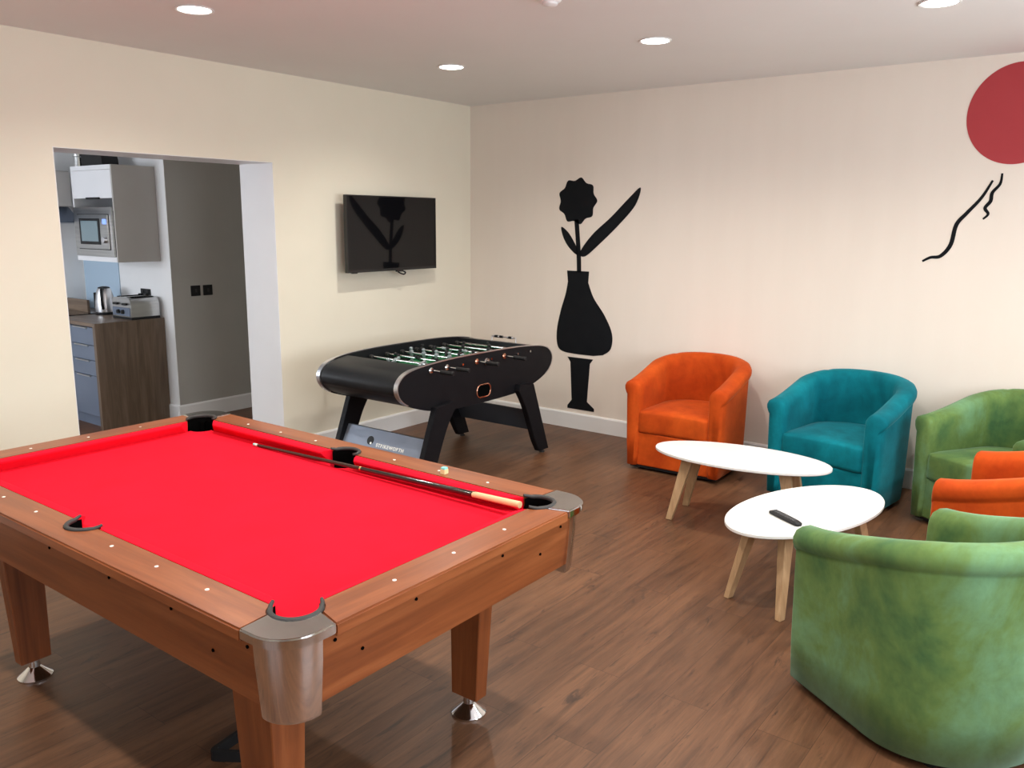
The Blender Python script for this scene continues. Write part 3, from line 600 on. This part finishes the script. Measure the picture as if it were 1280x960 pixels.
# ------------------------------------------------------------------ tub chairs
def make_chair(name, label, m, group):
    t = thing(name, label, 'armchair', group=group)
    hw_, fr, wall = 0.355, -0.35, 0.052       # half width, front, half wall
    a = hw_-wall
    path = []                                   # centre line with a blend factor 0 (arm front) .. 1 (back)
    nst = 6
    for i in range(nst): path.append((a, fr+0.012+(0.05-fr-0.012)*i/nst))
    for i in range(37):
        th = math.pi*i/36; path.append((a*math.cos(th), 0.05+(hw_-wall-0.05+0.0)*math.sin(th)*1.0))
    for i in range(nst-1, -1, -1): path.append((-a, fr+0.012+(0.05-fr-0.012)*i/nst))
    n = len(path); rings = []
    def section(p, nrm, ht, sc, seam):
        k = 0.0035 if seam else 0.0
        pr = [(0.030, 0.035), (0.040, 0.20), (0.047-k, ht-0.16), (0.048-k, ht-0.092), (0.047-k, ht-0.084), (0.058-k, ht-0.076), (0.065-k, ht-0.058), (0.066-k, ht-0.036), (0.054-k, ht-0.012), (0.028, ht-0.001-k), (-0.006, ht+0.001-k), (-0.034, ht-0.010), (-0.050+k, ht-0.036), (-0.054+k, ht-0.07), (-0.054+k, ht-0.2), (-0.050, 0.30), (-0.046, 0.10), (-0.040, 0.035)]
        cz = (ht+0.035)/2; out = []
        for o_, z in pr:
            o2 = o_*sc[0]; z2 = z if z < 0.05 else z-(1-sc[1])*0.03
            out.append((p.x+nrm.x*o2, p.y+nrm.y*o2, z2))
        return out
    for i in range(n):
        p = Vector(path[i]); t_ = (Vector(path[min(i+1, n-1)])-Vector(path[max(i-1, 0)])).normalized()
        nrm = Vector((t_.y, -t_.x))
        f = (p.y-fr)/(hw_-wall-fr); f = max(0, min(1, f)); s_ = f*f*(3-2*f)
        ht = 0.625+0.145*(0.35*f+0.65*s_)
        seam = i in (14, n-15)
        if i == 0:
            for d, sc in ((-0.016, (0.55, 0.2)), (-0.009, (0.86, 0.75))): rings.append(section(p+Vector((0, d)), nrm, ht, sc, False))
        rings.append(section(p, nrm, ht, (1, 1), seam))
        if i == n-1:
            for d, sc in ((-0.009, (0.86, 0.75)), (-0.016, (0.55, 0.2))): rings.append(section(p+Vector((0, d)), nrm, ht, sc, False))
    bm = bmesh.new(); loft(bm, rings); obj('tub_shell', bm, m, t, 'all')
    # seat cushion: D shape with a crown
    def dshape(k, y0):
        q = [(-0.262*k, y0), (-0.10, y0-0.004), (0.10, y0-0.004), (0.262*k, y0), (0.266*k, -0.10)]
        q += [(0.262*k*math.cos(R(x)), 0.04+0.235*k*math.sin(R(x))) for x in range(10, 171, 16)]+[(-0.266*k, -0.10)]
        return crom(q, 3)
    rings = []
    for k, z in ((0.90, 0.272), (0.97, 0.278), (1.0, 0.292), (1.0, 0.385), (0.985, 0.408), (0.94, 0.420), (0.80, 0.430), (0.5, 0.440), (0.2, 0.443)):
        kk = k; rings.append([(x*(k if k < 0.9 else 1)*(1 if k < 0.9 else (0.97+0.03*(k-0.9)/0.1)), (y+0.02)*(k if k < 0.9 else (0.97+0.03*(k-0.9)/0.1))-0.02, z) for x, y in dshape(1.0, -0.335)])
    bm = bmesh.new(); loft(bm, rings); obj('seat_cushion', bm, m, t, 'all')
    obj('front_panel', BOX((-0.262, -0.335, 0.036), (0.262, -0.24, 0.268), 0.008), m, t)
    bm = bmesh.new(); o_ = [(0.315*math.cos(R(x)), 0.03+0.285*math.sin(R(x))) for x in range(0, 181, 12)]+[(-0.315, -0.325), (0.315, -0.325)]
    prism(bm, o_, 'z', 0.018, 0.037); bs = obj('base_plinth', bm, M_BLACK, t)
    for x, y in ((0.25, -0.27), (-0.25, -0.27), (0.2, 0.2), (-0.2, 0.2)): obj('foot', LATHE([(0, 0), (0.022, 0), (0.025, 0.02), (0, 0.02)], (x, y, 0), 14), M_BLACK, bs)
    return t
GR = 'velvet tub chairs around the coffee tables'
def put_chair(o, fm, d):         # fm: middle of the chair's front edge on the floor, d: direction it faces
    d = Vector(d).normalized(); c = Vector(fm)-d*0.35; o.location = (c.x, c.y, 0); o.rotation_euler = (0, 0, math.atan2(d.x, -d.y))
o1 = make_chair('tub_chair', 'orange velvet tub chair standing against the back wall left of the teal one', V_ORANGE, GR); put_chair(o1, (2.39, -0.745), (0.03, -1))
o2 = make_chair('tub_chair', 'teal blue velvet tub chair against the back wall', V_TEAL, GR); put_chair(o2, (3.385, -0.78), (-0.14, -0.99))
o3 = make_chair('tub_chair', 'green velvet tub chair at the back wall to the right of the teal one', V_GREEN, GR); put_chair(o3, (4.165, -0.80), (-0.52, -0.85))
o4_ = dup(o1, (0, 0, 0), 0, 'orange velvet tub chair cut by the right edge, between the two green ones', GR); put_chair(o4_, (4.245, -1.60), (-0.995, 0.10))
o5 = dup(o3, (0, 0, 0), 0, 'nearest green velvet tub chair, seen from behind in the right foreground', GR); put_chair(o5, (4.128, -2.572), (-0.825, 0.565))

# ------------------------------------------------------------------ coffee tables and remote
def make_table(label):
    t = thing('coffee_table', label, 'coffee table', group='oval white coffee tables')
    def el(k, z): return [((0.50-k)*math.cos(2*math.pi*i/64), (0.25-k)*math.sin(2*math.pi*i/64), z) for i in range(64)]
    bm = bmesh.new(); loft(bm, [el(0.004, 0.382), el(0, 0.386), el(0, 0.397), el(0.003, 0.400)]); obj('table_top', bm, M_TOP, t, True)
    fr_ = obj('subframe', BOX((-0.27, -0.10, 0.352), (0.27, 0.10, 0.3815), 0.002), M_TOP, t, label='white rail under the top')
    for sx in (1, -1):
        for sy in (1, -1):
            bm = bmesh.new()
            def rc(x, y, z, w, h): return [(x-w, y-h, z), (x+w, y-h, z), (x+w, y+h, z), (x-w, y+h, z)]
            loft(bm, [rc(sx*0.353, sy*0.142, 0, 0.018, 0.014), rc(sx*0.27, sy*0.085, 0.3815, 0.032, 0.021)])
            bmesh.ops.bevel(bm, geom=bm.edges[:], offset=0.002, segments=1, affect='EDGES'); obj('leg', bm, M_OAK, t, label='tapered oak leg')
    return t
t1 = make_table('white oval coffee table with oak legs in front of the orange chair'); t1.location = (3.104, -1.324, 0); t1.rotation_euler = (0, 0, R(6.2))
t2 = dup(t1, (3.70, -1.985, 0), R(73.3), 'white oval coffee table holding the remote, beside the nearest green chair')
rm = thing('remote_control', 'black remote control lying on the near white coffee table', 'remote control', (3.672, -2.198, 0.400), math.atan2(-0.53, 0.85))
bm = bmesh.new(); rings = []
for x, w, h in ((-0.095, 0.015, 0.010), (-0.09, 0.020, 0.015), (-0.06, 0.0225, 0.018), (0.0, 0.0215, 0.019), (0.07, 0.020, 0.018), (0.09, 0.018, 0.015), (0.095, 0.013, 0.010)):
    rings.append([(x, -w, 0.004), (x, -w*0.7, 0.0), (x, w*0.7, 0.0), (x, w, 0.004), (x, w, h*0.75), (x, w*0.75, h), (x, -w*0.75, h), (x, -w, h*0.75)])
loft(bm, rings); obj('remote_body', bm, M_BLACK, rm, True)
M_BTN = mat('button_grey', (0.10, 0.10, 0.105), 0.5)
for r_ in range(9):
    for c_ in range(3):
        obj('button', BOX((-0.078+r_*0.017, -0.0125+c_*0.0095, 0.0165), (-0.069+r_*0.017, -0.0065+c_*0.0095, 0.0205), 0.001, 1), M_BTN, rm)

# ------------------------------------------------------------------ kitchen
WT = 0.877
cab = thing('drawer_cabinet', 'blue grey kitchen drawer unit seen through the left opening', 'kitchen cabinet', (0, 0, 0))
obj('carcass', BOX((-2.248, -2.462, 0.10), (-1.8365, -1.905, 0.845)), M_KBLUE, cab)
obj('plinth', BOX((-2.248, -2.43, 0.0), (-1.8365, -2.41, 0.0995)), M_KBLUE, cab)
for z0, z1 in ((0.694, 0.836), (0.568, 0.690), (0.442, 0.564), (0.102, 0.438)):
    d = obj('drawer', BOX((-2.245, -2.482, z0), (-1.839, -2.4625, z1), 0.002, 1), M_KBLUE, cab)
    obj('handle', BOX((-2.18, -2.496, z1-0.010), (-1.96, -2.480, z1+0.001), 0.002, 1), M_BRUSH, d, label='slim metal edge pull')
cab2 = thing('hob_cabinet', 'blue grey kitchen cupboard mostly hidden behind the opening edge', 'kitchen cabinet', (0, 0, 0))
obj('carcass', BOX((-3.10, -2.462, 0.10), (-2.2495, -1.905, 0.845)), M_KBLUE, cab2)
obj('plinth', BOX((-3.10, -2.43, 0.0), (-2.2495, -2.41, 0.0995)), M_KBLUE, cab2)
d = obj('door', BOX((-2.80, -2.482, 0.102), (-2.252, -2.4625, 0.836), 0.002, 1), M_KBLUE, cab2); obj('handle', BOX((-2.74, -2.496, 0.828), (-2.30, -2.480, 0.838)), M_BRUSH, d)
tag(obj('worktop', BOX((-3.115, -2.50, 0.846), (-1.836, -1.905, WT), 0.002, 1), M_WALX), 'brown wooden kitchen worktop carrying kettle and toaster', 'worktop')
tag(obj('end_panel', BOX((-1.835, -2.503, 0.0), (-1.795, -1.905, WT), 0.002, 1), M_WALNUT), 'dark brown wooden end panel at the end of the kitchen worktop', 'panel')
tag(obj('splashback', BOX((-3.10, KY-0.008, WT+0.001), (-2.479, KY-0.001, 1.36)), M_GLASSP), 'pale blue glass splashback behind the kettle', 'splashback')
tag(obj('upstand_board', BOX((-3.08, -2.11, WT), (-2.69, -2.085, 0.985), 0.002, 1), M_WALX), 'low brown wooden board on the worktop left of the kettle', 'board')
tag(obj('hob', BOX((-2.98, -2.40, WT), (-2.50, -2.13, WT+0.006), 0.002, 1), M_SCREEN), 'black glass hob in the worktop left of the kettle', 'hob')
# kettle
kt = thing('kettle', 'steel and black kettle on the kitchen worktop', 'kettle', (-2.42, -2.085, WT), R(-38))
obj('power_base', LATHE([(0, 0), (0.082, 0), (0.084, 0.012), (0.076, 0.022), (0, 0.022)], seg=28), M_BLACK, kt, True)
obj('kettle_body', LATHE([(0, 0.023), (0.078, 0.023), (0.080, 0.05), (0.077, 0.11), (0.069, 0.17), (0.058, 0.212), (0.050, 0.226), (0, 0.226)], seg=32), M_SATIN, kt, True)
obj('lid', LATHE([(0.0, 0.2265), (0.051, 0.2265), (0.046, 0.236), (0.02, 0.243), (0, 0.244)], seg=24), M_BLACK, kt, True)
obj('handle', TUBE(crom([(0.052, 0, 0.222), (0.10, 0, 0.222), (0.118, 0, 0.18), (0.112, 0, 0.10), (0.085, 0, 0.055)], 5, closed=False), 0.012, 10), M_BLACK, kt, True)
obj('spout', PRISM([(-0.05, 0.215), (-0.088, 0.218), (-0.066, 0.165)], 'y', -0.016, 0.016), M_SATIN, kt)
obj('water_gauge', BOX((-0.014, -0.0835, 0.06), (0.014, -0.066, 0.19), 0.003, 1), M_BLACK, kt)
# toaster
to = thing('toaster', 'shiny steel four slot toaster on the worktop right of the kettle', 'toaster', (-1.965, -2.055, WT))
obj('base_skirt', BOX((-0.150, -0.128, 0.0), (0.150, 0.128, 0.020), 0.005), M_BLACK, to)
prf = [(-0.148, 0.0205), (0.148, 0.0205), (0.150, 0.12), (0.142, 0.158), (0.118, 0.178), (0.0, 0.183), (-0.118, 0.178), (-0.142, 0.158), (-0.150, 0.12)]
obj('toaster_body', PRISM(prf, 'y', -0.126, 0.126, 0.003), M_BRUSH, to, True)
for x in (-0.105, -0.04, 0.04, 0.105): obj('slot', BOX((x-0.013, -0.095, 0.177), (x+0.013, 0.095, 0.1835)), M_HOLE, to)
obj('control_panel', BOX((-0.135, -0.131, 0.028), (0.135, -0.1255, 0.098), 0.002, 1), M_KBLUE, to)
for x in (-0.07, 0.07):
    obj('lever', BOX((x-0.032, -0.148, 0.118), (x+0.032, -0.125, 0.136), 0.005), M_BLACK, to)
    for dx in (0,): obj('knob', LATHE([(0.0, -0.150), (0.016, -0.149), (0.019, -0.131), (0, -0.131)], (x*0.5, 0, 0.062), 16, 'y'), M_BLACK, to, True)
# sockets
def plate(name, label, loc, axis, w, h, n):
    t = thing(name, label, 'wall socket', loc)
    if axis == 'x':
        obj('face_plate', BOX((0, -w/2, -h/2), (0.009, w/2, h/2), 0.002, 1), M_BLACK, t)
        for i in range(n): obj('rocker', BOX((0.009, -w/4+i*w/2-0.009+(w/4 if n == 1 else 0), -0.014), (0.014, -w/4+i*w/2+0.009+(w/4 if n == 1 else 0), 0.014), 0.001, 1), M_RUBBER, t)
    else:
        obj('face_plate', BOX((-w/2, -0.009, -h/2), (w/2, 0, h/2), 0.002, 1), M_BLACK, t)
        for i in range(n): obj('rocker', BOX((-w/4+i*w/2-0.012, -0.014, 0.012), (-w/4+i*w/2+0.012, -0.009, 0.034), 0.001, 1), M_RUBBER, t)
    return t
plate('light_switch', 'square black switch on the dark kitchen wall, the left one', (DX, -1.688, 1.100), 'x', 0.088, 0.088, 1)['category'] = 'light switch'
plate('light_switch', 'square black switch on the dark kitchen wall, the right one', (DX, -1.571, 1.100), 'x', 0.088, 0.088, 1)['category'] = 'light switch'
ds = plate('wall_socket', 'black double socket on the kitchen wall above the toaster', (-2.06, KY, 1.062), 'y', 0.150, 0.090, 2)
obj('plug', BOX((-0.056, -0.045, -0.036), (-0.012, -0.010, 0.006), 0.004), M_BLACK, ds); obj('plug', BOX((0.012, -0.040, -0.036), (0.054, -0.010, 0.006), 0.004), M_BLACK, ds)
# microwave housing
mh = thing('microwave_cabinet', 'tall white wall cabinet holding the built-in microwave', 'kitchen cabinet', (0, 0, 0))
x0, x1, yf, yb, z0, z1 = -2.452, -1.793, -2.267, -1.902, 1.352, 2.121
bm = bmesh.new()
for lo, hi in (((x0, yf, z0), (x0+0.018, yb, z1)), ((x0+0.018, yf, z0), (x1-0.018, yb, z0+0.040)), ((x0+0.018, yf, 2.085), (x1-0.018, yb, z1)), ((x0+0.018, yb-0.01, z0+0.04), (x1-0.018, yb, 2.085))): box(bm, lo, hi)
bmesh.ops.remove_doubles(bm, verts=bm.verts[:], dist=1e-5); obj('carcass', bm, M_KWHITE, mh)
obj('side_panel', BOX((x1-0.0178, yf, z0), (x1, yb, z1), 0.001, 1), M_KSHADE, mh)
fd = obj('flap_door', BOX((x0+0.0185, yf-0.002, 1.860), (x1-0.0185, yf+0.018, 2.083), 0.002, 1), M_KWHITE, mh); obj('handle', BOX((-2.21, yf-0.014, 1.853), (-2.00, yf+0.002, 1.868), 0.002, 1), M_BLACK, fd)
mw = thing('microwave', 'steel built-in microwave in the white wall cabinet', 'microwave', (0, 0, 0))
obj('steel_fascia', BOX((x0+0.0205, yf-0.016, 1.3935), (x1-0.0205, yf-0.001, 1.790), 0.002, 1), M_BRUSH, mw)
obj('oven_box', BOX((x0+0.06, yf, 1.3935), (x1-0.06, yb-0.05, 1.76)), M_BLACK, mw)
obj('door_gap', BOX((-2.372, yf-0.0175, 1.448), (-1.858, yf-0.0155, 1.735)), M_BLACK, mw)
obj('oven_door', BOX((-2.366, yf-0.030, 1.454), (-1.864, yf-0.0172, 1.729), 0.002, 1), M_BRUSH, mw)
w_ = obj('window_surround', BOX((-2.315, yf-0.033, 1.490), (-1.985, yf-0.0295, 1.700), 0.001, 1), M_BLACK, mw); obj('window_glass', BOX((-2.285, yf-0.035, 1.515), (-2.012, yf-0.0325, 1.680)), M_MWGLASS, w_)
obj('display', BOX((-1.935, yf-0.033, 1.655), (-1.88, yf-0.0295, 1.695)), M_DISP, mw, label='small lit blue display')
obj('dial', LATHE([(0, -0.058), (0.024, -0.056), (0.028, -0.030), (0, -0.030)], (-1.905, yf, 1.530), 20, 'y'), M_SATIN, mw, True)
# things above and beside the microwave cabinet
bxm = tag(obj('storage_box', PRISM([(-2.625, 0.0), (-2.27, 0.0), (-2.275, 0.06), (-2.30, 0.125), (-2.33, 0.135), (-2.61, 0.140), (-2.625, 0.13)], 'y', -0.05, 0.09, 0.006), M_BLACK, None, True), 'black box shape behind the top of the white microwave cabinet', 'box')
bxm.location = (0.17, -2.12, z1)
dp = thing('extractor_duct', 'short shiny metal extractor duct behind the top left of the white cabinet', 'duct', (-2.72, -2.05, 1.86))
obj('duct_pipe', LATHE([(0.05, 0.0), (0.05, 0.40), (0.045, 0.40), (0.045, 0.0)], seg=24), M_CHROME, dp, True); obj('duct_collar', LATHE([(0.051, 0.36), (0.056, 0.365), (0.056, 0.385), (0.051, 0.39)], seg=24), M_CHROME, dp, True)
uc = thing('wall_cupboard', 'pale grey wall cupboard at the left edge of the opening', 'kitchen cabinet', (0, 0, 0))
obj('carcass', BOX((KX, -2.95, 1.80), (-2.752, -2.14, 2.10)), M_KGREY, uc); obj('door', BOX((-2.7515, -2.94, 1.803), (-2.733, -2.142, 2.092), 0.002, 1), M_KGREY, uc)
hd = thing('cooker_hood', 'dark glass cooker hood under the grey wall cupboard', 'cooker hood', (0, 0, 0))
obj('hood_body', PRISM([(KX+0.002, 1.662), (-2.66, 1.662), (-2.66, 1.675), (-2.85, 1.798), (KX+0.002, 1.798)], 'y', -2.95, -2.12), M_KBLUE, hd)
obj('glass_visor', BOX((-3.05, -2.97, 1.650), (-2.62, -2.10, 1.661), 0.002, 1), M_SATIN, hd)
